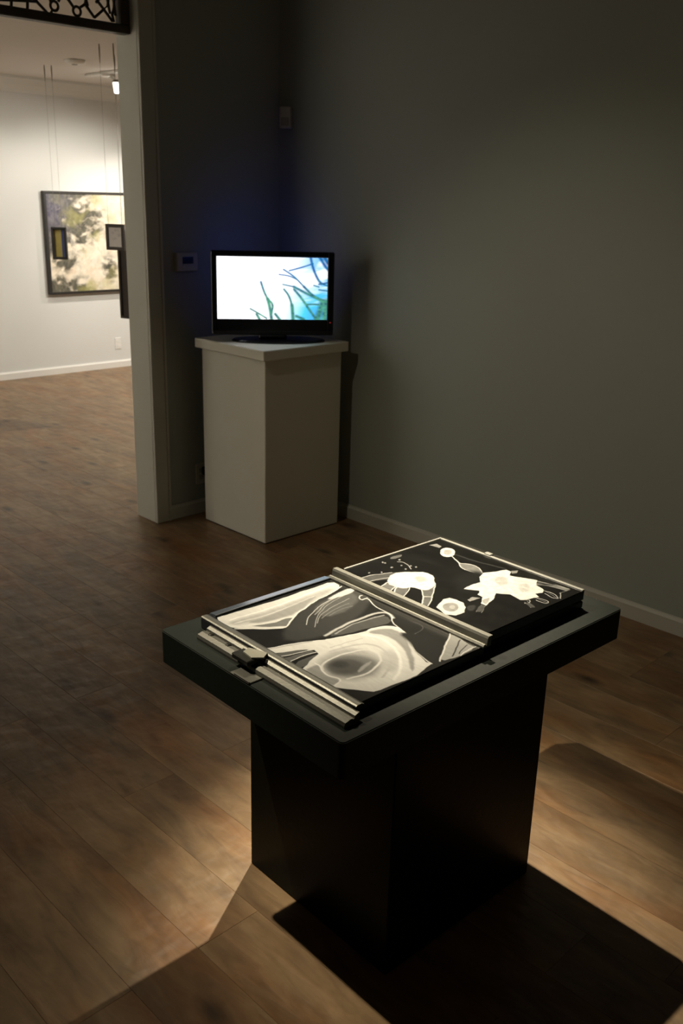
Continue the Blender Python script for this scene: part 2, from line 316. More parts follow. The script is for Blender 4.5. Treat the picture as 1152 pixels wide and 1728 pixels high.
# print shapes: (kind, tone, softness or width, outline) in tenths of a millimetre on the album leaves
ART_L=[('p',0.13,200,[(-2344,1090),(-1675,1436),(-993,1538),(-154,1544),(-10,1032),(-354,547),(-1564,25),(-2406,-105),(-3277,218),(-2975,765)]),('p',0.24,150,[(-1721,1200),(-972,1426),(-264,1434),(-361,930),(-1015,625),(-1766,618)]),('k',0.7,22,[(-185,1519),(-1445,1249),(-1990,975),(-2336,657)]),('k',0.5,22,[(-416,1361),(-1330,1156),(-1833,847),(-2268,433)]),('k',0.5,22,[(-573,1102),(-1356,994),(-1789,811),(-2096,545)]),('k',0.4,22,[(-767,883),(-1334,885),(-1833,673)]),('k',0.35,22,[(-801,725),(-1220,792),(-1609,665)]),('k',0.55,22,[(-338,1445),(-974,1332),(-1376,1193),(-1834,936)]),('p',0.8,60,[(-1091,1427),(-531,1552),(-100,1602),(-91,1394),(-368,1322),(-783,1320)]),('p',0.82,20,[(-3746,2235),(-3517,2239),(-2589,2179),(-1696,2157),(-806,2172),(-178,2176),(-210,1791),(-625,1677),(-1159,1578),(-1675,1436),(-2192,1184),(-2366,1108),(-2808,793),(-3130,1016),(-3732,1509),(-3795,1850)]),('p',0.62,160,[(-3735,1885),(-3209,1839),(-2446,1791),(-1486,1843),(-616,1918),(-474,1753),(-1135,1606),(-1903,1348),(-2390,1215),(-3020,1385),(-3554,1611)]),('k',0.97,40,[(-3551,1948),(-2736,1893),(-1836,1891),(-885,1986),(-312,2026)]),('k',0.8,40,[(-3561,1743),(-2836,1622),(-2040,1642),(-1180,1738)]),('k',0.72,40,[(-3513,1620),(-2872,1436),(-2351,1446),(-1720,1565)]),('p',0.5,90,[(-3387,1601),(-2704,1558),(-2130,1624),(-1441,1711),(-1037,1718),(-1489,1563),(-2126,1263),(-2545,1297),(-3040,1359)]),('p',0.33,15,[(-3372,1387),(-2787,1178),(-2477,1199),(-2345,1134),(-2735,883),(-3071,1091)]),('k',0.95,36,[(-3732,1509),(-3130,1016),(-2830,811),(-2601,958),(-2323,1116),(-1789,1392),(-1183,1550),(-650,1649),(-210,1791)]),('k',0.9,22,[(-3392,1454),(-3060,1333),(-2737,1240),(-2500,1261),(-2280,1168)]),('p',0.2,40,[(-2427,-96),(-1679,-16),(-869,8),(-550,-165),(-702,-519),(-1285,-421),(-1938,-297)]),('k',0.72,75,[(-2386,-50),(-1853,44),(-1254,105),(-783,96),(-468,0),(-433,-171),(-523,-362)]),('k',0.5,40,[(-2153,-121),(-1435,-4),(-926,-51),(-595,-128)]),('k',0.9,32,[(-213,848),(-384,844),(-392,945),(-251,1072),(-194,1044)]),('k',0.9,30,[(-384,844),(-223,837),(-271,658),(-415,402),(-419,41),(-427,-132),(-506,-333),(-720,-504),(-799,-820),(-922,-1211),(-1048,-1427),(-1280,-1703),(-1410,-1974),(-1497,-2342),(-1509,-2477)]),('p',0.85,18,[(-3788,307),(-3090,64),(-2492,-203),(-1883,-397),(-1562,-505),(-1351,-441),(-979,-545),(-780,-788),(-1021,-1374),(-1298,-1780),(-1432,-1994),(-1545,-2358),(-1497,-2467),(-2147,-2631),(-3283,-2555),(-3628,-2130),(-3810,-1855),(-3792,-1492),(-3807,-926),(-3082,-597),(-3041,-417),(-3797,28)]),('k',0.98,28,[(-2492,-203),(-1883,-397),(-1562,-505),(-1351,-441),(-979,-545),(-780,-788),(-956,-1274)]),('p',0.5,70,[(-1489,-519),(-1164,-587),(-920,-820),(-1055,-1263),(-1493,-1905),(-1902,-2364),(-2148,-2473),(-1617,-1877),(-1360,-1329),(-1332,-875),(-1546,-578)]),('k',0.8,20,[(-891,-910),(-1102,-1383),(-1472,-1922),(-1882,-2381)]),('p',0.72,200,[(-2030,-1463),(-1845,-1390),(-1699,-1510),(-1904,-1934),(-2260,-2208),(-2515,-2135),(-2345,-1856)]),('k',0.98,70,[(-1723,-554),(-1488,-868),(-1577,-1382),(-1827,-1851),(-2165,-2216),(-2624,-2451)]),('k',0.7,60,[(-2799,-679),(-2352,-744),(-1935,-895),(-1808,-1269),(-1991,-1716),(-2306,-2029),(-2746,-2216)]),('k',0.7,30,[(-2683,-548),(-2209,-591),(-1851,-689)]),('p',0.62,260,[(-2329,-1869),(-2477,-1984),(-2648,-2059),(-2832,-2090),(-3016,-2077),(-3188,-2020),(-3339,-1924),(-3458,-1796),(-3540,-1642),(-3577,-1472),(-3567,-1297),(-3511,-1127),(-3410,-975),(-3270,-851),(-3100,-764),(-2911,-721),(-2717,-727),(-2532,-782),(-2369,-882),(-2242,-1021),(-2159,-1187),(-2127,-1368),(-2147,-1551),(-2216,-1722)]),('p',0.34,220,[(-2468,-1825),(-2571,-1903),(-2695,-1951),(-2831,-1966),(-2971,-1948),(-3104,-1898),(-3224,-1819),(-3321,-1718),(-3391,-1599),(-3428,-1472),(-3429,-1343),(-3395,-1221),(-3326,-1115),(-3227,-1032),(-3105,-978),(-2966,-957),(-2822,-972),(-2682,-1021),(-2556,-1103),(-2454,-1209),(-2383,-1334),(-2349,-1467),(-2352,-1600),(-2393,-1722)]),('p',0.2,220,[(-2707,-1663),(-2777,-1717),(-2862,-1750),(-2956,-1761),(-3053,-1748),(-3146,-1713),(-3230,-1658),(-3299,-1587),(-3348,-1504),(-3374,-1415),(-3375,-1325),(-3352,-1241),(-3304,-1168),(-3236,-1111),(-3152,-1075),(-3057,-1062),(-2957,-1073),(-2861,-1108),(-2774,-1164),(-2704,-1237),(-2654,-1323),(-2629,-1415),(-2630,-1507),(-2657,-1591)]),('p',0.14,160,[(-2911,-1388),(-2940,-1411),(-2977,-1425),(-3019,-1428),(-3063,-1420),(-3106,-1403),(-3146,-1377),(-3178,-1343),(-3202,-1305),(-3216,-1265),(-3219,-1225),(-3210,-1188),(-3190,-1157),(-3161,-1133),(-3124,-1119),(-3082,-1116),(-3038,-1123),(-2994,-1140),(-2954,-1167),(-2921,-1200),(-2897,-1239),(-2883,-1280),(-2881,-1320),(-2890,-1357)]),('p',0.5,60,[(-2919,-1662),(-2455,-1551),(-2453,-1624),(-2989,-1810)]),('k',0.85,50,[(-3473,-1203),(-3386,-1066),(-3026,-934),(-2569,-980),(-2120,-1088),(-2034,-1384),(-2174,-1638),(-2526,-1847),(-2927,-1930),(-3344,-1820)]),('p',0.5,90,[(-3822,-983),(-3430,-959),(-3424,-1069),(-3560,-1303),(-3547,-1518),(-3486,-1769),(-3574,-1848),(-3799,-1837),(-3828,-1418)]),('k',0.95,34,[(-3414,-901),(-3396,-1057),(-3527,-1227),(-3551,-1446),(-3443,-1704),(-3527,-1834),(-3725,-1866)]),('p',0.25,15,[(-3821,1),(-3304,-203),(-3104,-338),(-3816,-245)]),('p',0.25,15,[(-3821,-292),(-3113,-390),(-3084,-519),(-3760,-486)]),('p',0.22,20,[(-3800,-596),(-3151,-597),(-3088,-605),(-3814,-934)]),('k',0.9,24,[(-3850,-35),(-3819,-207),(-3042,-389)]),('k',0.85,24,[(-3818,-495),(-3419,-464),(-3084,-519)]),('k',0.35,16,[(-3761,249),(-3127,9),(-2787,-92)]),('p',0.07,120,[(-1026,-964),(-744,-1195),(-663,-1424),(-457,-1834),(-1292,-2439),(-1457,-2448),(-1410,-1974),(-1193,-1621)]),('p',0.5,25,[(-138,-1774),(-125,-1946),(-215,-2348),(-229,-2607),(-793,-2631),(-1314,-2530),(-952,-2277),(-531,-2010)]),('k',0.85,34,[(-1293,-2511),(-952,-2277),(-531,-2010),(-138,-1774)]),('k',0.1,30,[(-213,-2114),(-655,-2371),(-928,-2521)]),('k',0.1,24,[(-262,-2388),(-550,-2457),(-726,-2538)]),('k',0.85,24,[(-204,-2551),(-511,-2565),(-771,-2613)]),('k',0.16,26,[(-317,-791),(-294,-1082),(-498,-1233),(-768,-1257)])]
ART_R=[('p',0.22,12,[(100,1547),(592,1495),(1062,1297),(1509,1023),(1298,822),(674,1044),(58,1255)]),('k',0.75,26,[(100,1547),(592,1495),(1062,1297)]),('k',0.7,26,[(58,1255),(504,1181),(899,1091)]),('p',0.35,12,[(754,948),(896,783),(489,557),(179,465),(104,819)]),('p',0.3,12,[(489,557),(756,391),(105,-47),(119,321)]),('p',0.3,12,[(639,-197),(894,81),(1306,46),(717,-449),(239,-707),(177,-566)]),('k',0.9,28,[(116,809),(754,948)]),('k',0.9,28,[(179,465),(544,612)]),('k',0.9,28,[(119,321),(528,575)]),('k',0.9,28,[(132,-21),(431,164),(804,352)]),('k',0.9,28,[(1436,143),(717,-449),(250,-717)]),('k',0.9,28,[(866,55),(596,-257),(182,-570)]),('k',0.9,28,[(581,-292),(721,-405)]),('p',0.93,30,[(996,1276),(1509,1023),(1778,753),(1749,406),(1377,90),(1044,-89),(845,-26),(816,322),(600,368),(489,557),(464,877)]),('p',0.72,60,[(1317,754),(1545,623),(1408,370),(1120,398)]),('p',0.28,20,[(1708,2029),(2059,2096),(2236,2037),(2065,1917),(1779,1915)]),('k',0.6,26,[(1729,1728),(1845,1612),(1801,1390),(1632,1140)]),('p',0.45,14,[(1344,1535),(1334,1527),(1323,1520),(1312,1515),(1301,1513),(1292,1514),(1285,1517),(1280,1523),(1278,1531),(1280,1541),(1284,1551),(1290,1562),(1299,1572),(1309,1581),(1320,1588),(1331,1592),(1342,1594),(1351,1594),(1358,1590),(1363,1584),(1365,1576),(1364,1566),(1360,1556),(1353,1545)]),('p',0.45,14,[(1433,1852),(1423,1843),(1412,1836),(1400,1831),(1390,1829),(1380,1829),(1373,1833),(1368,1839),(1367,1847),(1368,1857),(1372,1868),(1379,1878),(1387,1889),(1398,1898),(1409,1905),(1420,1910),(1431,1912),(1440,1911),(1448,1908),(1452,1902),(1454,1893),(1453,1884),(1449,1873),(1442,1862)]),('p',0.45,14,[(1887,1772),(1876,1763),(1864,1755),(1853,1751),(1842,1748),(1832,1749),(1825,1753),(1820,1759),(1819,1767),(1820,1777),(1824,1788),(1831,1798),(1840,1809),(1851,1818),(1863,1825),(1874,1830),(1885,1832),(1895,1831),(1902,1828),(1907,1822),(1909,1814),(1907,1804),(1903,1793),(1896,1782)]),('p',0.45,14,[(1640,1464),(1629,1455),(1618,1448),(1606,1443),(1596,1442),(1586,1442),(1579,1446),(1575,1452),(1573,1460),(1574,1469),(1578,1480),(1585,1490),(1594,1500),(1604,1509),(1616,1516),(1627,1521),(1638,1523),(1647,1522),(1654,1519),(1659,1513),(1661,1505),(1659,1495),(1655,1484),(1648,1474)]),('p',0.45,14,[(1850,1130),(1839,1121),(1828,1115),(1816,1110),(1806,1108),(1796,1109),(1789,1113),(1785,1119),(1783,1126),(1784,1136),(1788,1146),(1795,1157),(1804,1166),(1815,1175),(1826,1182),(1838,1186),(1848,1188),(1858,1187),(1865,1184),(1869,1178),(1871,1170),(1870,1160),(1866,1150),(1859,1140)]),('p',0.45,14,[(1554,1203),(1544,1195),(1533,1188),(1522,1183),(1511,1181),(1502,1182),(1495,1186),(1490,1192),(1488,1200),(1490,1209),(1494,1219),(1500,1230),(1509,1239),(1519,1248),(1531,1255),(1542,1259),(1552,1261),(1562,1260),(1569,1257),(1573,1251),(1575,1243),(1574,1234),(1570,1223),(1563,1213)]),('p',0.45,14,[(1413,1924),(1403,1915),(1392,1908),(1380,1903),(1370,1901),(1360,1901),(1353,1905),(1348,1911),(1347,1919),(1348,1929),(1352,1940),(1358,1950),(1367,1961),(1378,1970),(1389,1977),(1400,1982),(1411,1984),(1420,1984),(1428,1980),(1432,1974),(1434,1966),(1433,1956),(1429,1945),(1422,1934)]),('p',0.45,14,[(904,1457),(894,1448),(883,1441),(872,1437),(862,1435),(853,1435),(846,1439),(842,1445),(840,1453),(841,1462),(844,1472),(851,1483),(859,1492),(869,1501),(880,1508),(891,1512),(901,1514),(910,1514),(917,1510),(921,1504),(923,1496),(922,1487),(918,1477),(912,1466)]),('p',0.45,14,[(627,1626),(617,1617),(606,1611),(596,1606),(585,1604),(577,1605),(570,1608),(565,1614),(563,1622),(564,1631),(568,1642),(574,1652),(582,1662),(592,1671),(602,1677),(613,1682),(623,1684),(632,1683),(639,1680),(644,1674),(646,1666),(645,1657),(641,1646),(635,1636)]),('p',0.45,14,[(1811,1271),(1801,1262),(1789,1255),(1778,1251),(1767,1249),(1758,1250),(1751,1253),(1746,1259),(1744,1267),(1746,1277),(1750,1287),(1757,1297),(1766,1307),(1776,1316),(1788,1323),(1799,1328),(1810,1329),(1819,1329),(1826,1325),(1831,1319),(1833,1311),(1831,1302),(1827,1291),(1820,1281)]),('p',0.5,18,[(3317,2058),(3567,1984),(3529,1766),(3381,1724)]),('p',0.92,12,[(3461,1214),(3385,1158),(3303,1115),(3221,1088),(3144,1079),(3077,1089),(3024,1115),(2990,1158),(2976,1214),(2983,1279),(3010,1349),(3057,1419),(3120,1486),(3195,1543),(3278,1588),(3361,1617),(3440,1627),(3509,1619),(3563,1591),(3598,1548),(3612,1490),(3604,1423),(3574,1352),(3525,1280)]),('p',0.62,20,[(3408,1280),(3368,1250),(3324,1228),(3280,1214),(3238,1210),(3201,1216),(3171,1232),(3152,1256),(3143,1286),(3145,1322),(3159,1360),(3183,1398),(3217,1433),(3257,1463),(3300,1486),(3345,1500),(3388,1504),(3426,1498),(3455,1483),(3476,1458),(3484,1427),(3481,1391),(3467,1353),(3442,1315)]),('k',0.85,34,[(3215,1173),(3056,836),(2896,568)]),('p',0.4,12,[(2910,602),(3116,437),(3117,102),(2833,-265),(2708,-218),(2715,98),(2694,332)]),('k',0.9,28,[(3079,922),(2910,602),(3116,437),(3117,102),(2833,-265)]),('k',0.9,28,[(2910,602),(2694,332),(2715,98),(2735,-133),(2564,-417)]),('p',0.9,14,[(357,-894),(623,-792),(832,-684),(1032,-705),(1065,-873),(1065,-1105),(904,-1339),(656,-1493),(385,-1464),(219,-1269)]),('p',0.52,26,[(785,-1224),(732,-1260),(674,-1286),(613,-1299),(553,-1299),(499,-1285),(455,-1259),(422,-1222),(404,-1177),(402,-1127),(415,-1075),(443,-1024),(484,-979),(536,-942),(594,-915),(656,-901),(717,-901),(772,-914),(817,-941),(850,-978),(869,-1024),(871,-1075),(856,-1128),(827,-1179)]),('p',0.7,16,[(734,-1164),(712,-1180),(688,-1191),(664,-1196),(640,-1197),(618,-1192),(600,-1181),(587,-1167),(580,-1149),(580,-1128),(586,-1107),(598,-1086),(615,-1068),(637,-1052),(661,-1041),(686,-1035),(710,-1035),(732,-1040),(750,-1050),(763,-1065),(769,-1083),(770,-1104),(764,-1125),(751,-1146)]),('p',0.4,14,[(3594,-1403),(3748,-1784),(3786,-2238),(3605,-2290),(3508,-1843),(3337,-1554)]),('p',0.06,200,[(3717,-923),(4121,-1248),(3786,-2017),(3362,-1574)]),('p',0.055,400,[(2583,-742),(2424,-850),(2254,-930),(2083,-976),(1923,-986),(1784,-960),(1674,-901),(1599,-811),(1566,-697),(1576,-565),(1628,-424),(1721,-282),(1849,-150),(2004,-36),(2176,52),(2354,106),(2523,122),(2672,99),(2790,37),(2868,-59),(2900,-181),(2884,-321),(2822,-468),(2719,-612)]),('k',0.75,22,[(3167,-1866),(3232,-2115),(3103,-2442),(2984,-2364),(3056,-2021)]),('k',0.75,22,[(2672,-2045),(2745,-2246),(2693,-2410),(2539,-2396),(2574,-2154)]),('k',0.75,22,[(2287,-1874),(2486,-2036),(2313,-2129),(2191,-2075)]),('k',0.75,22,[(3560,-1428),(3766,-2252)]),('k',0.75,22,[(3400,-2251),(3114,-2451)]),('k',0.4,18,[(3518,-1497),(3681,-1832),(3695,-2264)]),('k',0.4,18,[(3191,-1886),(3067,-2413)]),('k',0.4,18,[(2665,-2087),(2633,-2435)]),('k',0.4,18,[(3344,-2254),(3733,-2274)]),('k',0.4,18,[(2356,-2024),(2200,-2358)]),('k',0.4,18,[(2250,-2031),(2102,-2323)]),('k',0.4,18,[(1334,-1471),(903,-1659)]),('k',0.4,18,[(1347,-1573),(951,-1769)]),('p',0.95,16,[(2906,-217),(3212,-356),(3542,-459),(3541,-620),(3313,-758),(3413,-996),(3594,-1403),(3337,-1554),(3224,-1862),(3040,-1959),(2858,-1908),(2774,-2080),(2493,-1994),(2275,-1864),(2326,-1526),(2125,-1266),(1759,-1446),(1359,-1582),(1367,-1406),(1688,-1199),(1698,-1017),(1923,-908),(1821,-777),(1713,-591),(2014,-535),(2363,-564),(2603,-345)]),('p',0.76,70,[(2824,-627),(3205,-723),(2863,-1070),(2517,-992)]),('p',0.8,80,[(2970,-1258),(3280,-1406),(2832,-1741),(2640,-1586)]),('p',0.6,30,[(1561,-1285),(1829,-1314),(1438,-1555),(1402,-1434)]),('p',0.5,12,[(3575,-594),(3764,-669),(3574,-755),(3452,-710)]),('p',0.5,14,[(1269,-1048),(1511,-1037),(1606,-1209),(1398,-1171),(1231,-1157)]),('p',0.2,20,[(1311,-1452),(1359,-1582),(967,-1755),(892,-1650)]),('p',0.2,20,[(2220,-2053),(2313,-2129),(2223,-2376),(2102,-2323)]),('p',0.12,40,[(992,-1284),(1231,-1387),(934,-1596),(798,-1485)]),('k',0.13,60,[(3349,1113),(3383,449),(3586,-384)])]
ART_TV=[(13,[(395,601),(423,443),(457,324)]),(20,[(457,324),(477,185),(491,7)]),(12,[(457,324),(508,246),(491,106)]),(9,[(298,169),(366,102),(446,15)]),(16,[(355,82),(383,-7)]),(12,[(604,489),(650,391),(678,232),(689,13)]),(20,[(678,232),(689,3)]),(9,[(599,807),(695,701),(786,535)]),(14,[(786,535),(876,378),(990,283)]),(7,[(559,726),(650,709),(718,652)]),(8,[(593,568),(695,532)]),(16,[(695,532),(820,416),(944,321),(1001,283)]),(14,[(695,492),(763,355),(831,178),(899,11)]),(15,[(842,1015),(865,836),(910,658),(944,590)]),(9,[(944,590),(1007,552)]),(9,[(922,579),(1007,606)]),(18,[(927,1008),(978,860),(1007,811)]),(10,[(808,246),(865,254),(922,246)]),(8,[(876,558),(922,535)]),(8,[(922,489),(1003,472)]),(16,[(525,87),(565,-1)]),(16,[(718,54),(786,7)]),(34,[(956,281),(933,121),(910,1)]),(34,[(995,303),(978,3)]),(30,[(973,999),(1001,920)]),(8,[(650,789),(763,843),(865,906)])]
FRET={'ring':[(2.251,2.436),(2.359,2.43)],'rod':[[(2.058,2.461),(2.053,2.406)],[(2.128,2.439),(2.125,2.406)],[(1.971,2.421),(2.065,2.431),(2.171,2.441)],[(2.168,2.443),(2.214,2.405)],[(2.168,2.443),(2.128,2.477)],[(2.236,2.449),(2.226,2.481)],[(2.271,2.456),(2.296,2.491)],[(2.344,2.443),(2.317,2.474)],[(2.377,2.448),(2.401,2.464)],[(2.401,2.464),(2.414,2.514)],[(2.401,2.464),(2.444,2.416)],[(2.444,2.416),(2.494,2.456)],[(2.456,2.494),(2.494,2.456),(2.536,2.413)],[(2.494,2.456),(2.515,2.473),(2.526,2.53)],[(2.553,2.534),(2.546,2.469),(2.536,2.44),(2.543,2.411)],[(2.232,2.412),(2.239,2.408)]]}


# ------------------------------------------------------------------ the room
RX, BY, CZ = 3.475, 4.06, 3.35            # right wall, back wall, ceiling of the dark room
FY, FZ = 8.30, 2.60                       # far wall and ceiling of the lit gallery
BT = 0.16                                 # back wall thickness
OX0, OX1, OZ = 0.70, 2.70, 2.62           # rough opening in the back wall

floor = struct('floor', bx(-2.6, 7.1, -2.1, 8.4, -0.06, -0.0125), 'subfloor')
wb = bmesh.new(); box(wb, -2.5, OX0, BY, BY+BT, 0, CZ); box(wb, OX1, RX+0.1, BY, BY+BT, 0, CZ); box(wb, OX0, OX1, BY, BY+BT, OZ, CZ)
struct('wall_back', wb, 'wall_paint')
struct('wall_right', bx(RX, RX+0.1, -2.1, BY, 0, CZ), 'wall_paint')
struct('wall_left', bx(-2.6, -2.5, -2.1, BY+BT, 0, CZ), 'wall_paint')
struct('wall_front', bx(-2.5, RX, -2.1, -2.0, 0, CZ), 'wall_paint')
struct('ceiling', bx(-2.6, RX+0.1, -2.1, BY+BT, CZ, CZ+0.1), 'ceiling_paint')
struct('wall_far', bx(-1.0, 7.0, FY, FY+0.1, 0, FZ+0.1), 'gallery_paint')
struct('wall_far_left', bx(-1.1, -1.0, BY+BT, FY+0.1, 0, FZ+0.1), 'gallery_paint')
struct('wall_far_right', bx(7.0, 7.1, BY+BT, FY+0.1, 0, FZ+0.1), 'gallery_paint')
struct('wall_far_front', bx(RX+0.1, 7.0, BY, BY+BT, 0, FZ+0.1), 'gallery_paint')
struct('ceiling_far', bx(-1.0, 7.0, BY+BT, FY, FZ, FZ+0.1), 'ceiling_paint')
# skirting boards with a chamfered top edge
def skirting(name, axis, a0, a1, face, side, h, t, m):
    prof = [(0, 0), (t, 0), (t, h-0.014), (t*0.45, h-0.004), (t*0.35, h), (0, h)]
    bm = bmesh.new(); pts = [(face+side*p[0], p[1]) for p in prof]
    prism(bm, pts, axis, a0, a1); return struct(name, bm, m)
skirting('baseboard_right', 'y', -2.0, BY-0.015, RX, -1, 0.075, 0.014, 'trim_paint')
skirting('baseboard_back', 'x', 2.702, RX, BY, -1, 0.075, 0.014, 'trim_paint')
skirting('baseboard_far', 'x', -1.0, 7.0, FY, -1, 0.07, 0.016, 'gallery_trim')
cm = bmesh.new(); prism(cm, [(FY, 2.475), (FY-0.012, 2.475), (FY-0.018, 2.495), (FY-0.05, 2.53), (FY-0.075, 2.575), (FY-0.085, 2.58), (FY-0.085, FZ), (FY, FZ)], 'x', -1.0, 7.0)
struct('trim_3', cm, 'gallery_trim')
# door lining and casing round the opening
JX = 2.613
def jamb(name, x0, x1, mirror):
    bm = bmesh.new()
    box(bm, x0, x1, BY-0.004, BY+BT+0.012, 0, OZ, bevel=0.003)
    c = struct(name, bm, 'trim_paint')
    cb = bmesh.new()
    if not mirror: box(cb, x0, x1+0.002, BY-0.022, BY-0.004, 0, OZ+0.06, bevel=0.004, seg=2); box(cb, x1-0.012, x1+0.004, BY-0.027, BY-0.004, 0, OZ+0.06, bevel=0.004, seg=2)
    else: box(cb, x0-0.002, x1, BY-0.022, BY-0.004, 0, OZ+0.06, bevel=0.004, seg=2)
    obj('casing', cb, 'trim_paint', c)
    return c
jamb('trim_1', JX, 2.698, False)
jamb('trim_2', 0.702, 0.79, True)
hb = bmesh.new(); box(hb, 0.79, JX, BY-0.004, BY+BT+0.012, 2.585, OZ, bevel=0.003); struct('trim_4', hb, 'trim_paint')

# floor planks, each its own board; boards outside the frame are joined
def in_view(x, y, z, margin=60):
    q = Vector((x, y, z-CAM_H)); d = q.dot(CF)
    if d < 0.3: return False
    px = 576+PX_F*q.dot(CR)/d; py = 864-PX_F*q.dot(CU)/d
    return -margin < px < 1152+margin and -margin < py < 1728+margin
PW, PL_ = 0.18, 1.22
plank_mesh = {}
def plank_data(length):
    key = round(length, 2)
    if key not in plank_mesh:
        bm = bx(-PW/2+0.0002, PW/2-0.0002, -length/2+0.0002, length/2-0.0002, -0.012, 0.0)
        top = [e for e in bm.edges if all(v.co.z > -0.001 for v in e.verts)]
        bmesh.ops.bevel(bm, geom=top, offset=0.0004, segments=1, affect='EDGES')
        me = bpy.data.meshes.new('plank'); bm.to_mesh(me); bm.free(); me.materials.append(MATS['floor_plank']); plank_mesh[key] = me
    return plank_mesh[key]
rest = bmesh.new(); rng = random.Random(3); n_planks = 0
row = 0; x = 0.11+PW/2-PW*15
while x < 7.0:
    y = -2.0-rng.choice((0.2, 0.5, 0.8, 1.0))
    while y < FY:
        y1 = min(y+PL_, FY); ln = round(y1-max(y, -2.0), 2); cy = (max(y, -2.0)+y1)/2
        dark = y1 <= BY+BT or x < RX
        ok = (-2.5 < x < RX+0.05 or cy > BY) and (x < 7.0)
        if ok and ln > 0.05:
            vis = any(in_view(x+dx, max(y, -2.0)+t*ln, 0) for dx in (-PW/2, PW/2) for t in (0, 0.25, 0.5, 0.75, 1))
            hidden = (cy > BY+0.5 and x > 0.75*cy) or (cy > BY+0.5 and x/cy < 0.36)
            if vis and not hidden and n_planks < 300:
                o = bpy.data.objects.new('plank', plank_data(ln)); COL.objects.link(o); o.location = (x, cy, 0); o.parent = floor; n_planks += 1
            else:
                box(rest, x-PW/2+0.0006, x+PW/2-0.0006, cy-ln/2+0.0006, cy+ln/2-0.0006, -0.012, 0.0)
        y = y1
    x += PW
obj('plank_field', rest, 'floor_plank', floor, kind='stuff')

# ------------------------------------------------------------------ black display table
TROT = math.radians(-1.8); TC = (1.545, 1.36)
table = thing('display_table', 'black painted display table with thick slab top on a square block base', 'table', (TC[0], TC[1], 0), TROT)
obj('base_block', bx(-0.265, 0.265, -0.264, 0.24, 0.0, 0.645, bevel=0.003), 'black_paint', table)
tb = bmesh.new()
def rounded(x0, x1, y0, y1, r, n=6):
    out = []
    for cx, cy, a0 in ((x1-r, y1-r, 0), (x0+r, y1-r, 90), (x0+r, y0+r, 180), (x1-r, y0+r, 270)):
        for k in range(n+1):
            a = math.radians(a0+90*k/n); out.append((cx+r*math.cos(a), cy+r*math.sin(a)))
    return out
prism(tb, rounded(-0.475, 0.475, -0.322, 0.302, 0.012), 'z', 0.645, 0.725)
bmesh.ops.bevel(tb, geom=[e for e in tb.edges if all(v.co.z > 0.724 for v in e.verts)], offset=0.002, segments=2, affect='EDGES')
obj('tabletop', tb, 'tabletop_paint', table)

# ------------------------------------------------------------------ album with two printed leaves
album = thing('photo_album', 'open two-leaf album of black and white photographic prints with metal binding rails on black table', 'album', (TC[0], TC[1], 0.7252), TROT)
ZL, ZR = 0.0268, 0.0468
lb = bmesh.new(); box(lb, -0.398, -0.002, -0.268, 0.250, 0.0, ZL-0.0012, bevel=0.002); obj('left_board', lb, 'album_board', album)
rb_ = bmesh.new(); box(rb_, 0.014, 0.398, -0.256, 0.222, 0.0, 0.020, bevel=0.003); box(rb_, 0.014, 0.398, -0.256, 0.222, 0.022, ZR-0.0012, bevel=0.002)
obj('right_board', rb_, 'album_board', album)
LX0, LX1, LY0, LY1 = -0.392, -0.004, -0.266, 0.228
RX0, RX1, RY0, RY1 = 0.016, 0.392, -0.254, 0.218
def tone(V, warm=(1.0, 1.0, 0.96)):
    return [0.54*V**1.45*c for c in warm]
def left_art(U, V):
    X = (LX0+U*(LX1-LX0))*10000; Y = (LY0+V*(LY1-LY0))*10000
    n = fbm(X/420, Y/420, 5, 4); fine = fbm(X/60+n*3, Y/220, 9, 4)
    bg = 0.045+0.03*n
    P = paint_mono(X+60*(n-0.5), Y+60*(fbm(X/300, Y/300, 21, 3)-0.5), ART_L, bg)
    P = P*(0.93+0.14*fine)
    return tone(np.clip(P, 0.02, 1))
def right_art(U, V):
    X = (RX0+U*(RX1-RX0))*10000; Y = (RY0+V*(RY1-RY0))*10000
    n = fbm(X/300, Y/300, 31, 4); cloud = fbm(X/700, Y/700, 41, 3); sp = fbm(X/28, Y/28, 51, 2)
    bg = 0.028+0.03*np.clip(n-0.35, 0, 1)+0.03*np.clip(cloud-0.4, 0, 1)
    bg = bg+0.25*np.clip(sp-0.86, 0, 1)*np.clip(n-0.4, 0, 1)*6
    P = paint_mono(X+70*(n-0.5), Y+70*(fbm(X/260, Y/260, 61, 3)-0.5), ART_R, bg)
    P = P*(0.84+0.32*fbm(X/90, Y/90, 71, 4))
    return tone(np.clip(P, 0.012, 1))
printed_sheet('left_print', LX1-LX0, LY1-LY0, 250, 320, left_art, 'album_print', album, 'xy', 0.001, (LX0, LY0, ZL))
printed_sheet('right_print', RX1-RX0, RY1-RY0, 250, 320, right_art, 'album_print', album, 'xy', 0.001, (RX0, RY0, ZR))
cr_ = bmesh.new()
prism(cr_, [(-0.438, 0.0), (-0.439, 0.006), (-0.436, 0.012), (-0.424, 0.0155), (-0.417, 0.0155), (-0.4155, 0.0135), (-0.4125, 0.0135), (-0.411, 0.019), (-0.403, 0.0225), (-0.399, 0.0225), (-0.399, 0.0)], 'y', -0.287, 0.206)
obj('clamp_rail', cr_, 'aluminium', album)
st = bmesh.new()
prism(st, [(-0.398, ZL-0.001), (-0.398, 0.0285), (-0.395, 0.0305), (-0.384, 0.0305), (-0.380, 0.029), (-0.376, ZL+0.0003), (-0.376, ZL-0.001)], 'y', -0.276, 0.248)
obj('page_strip', st, 'aluminium', album)
sp_ = bmesh.new()
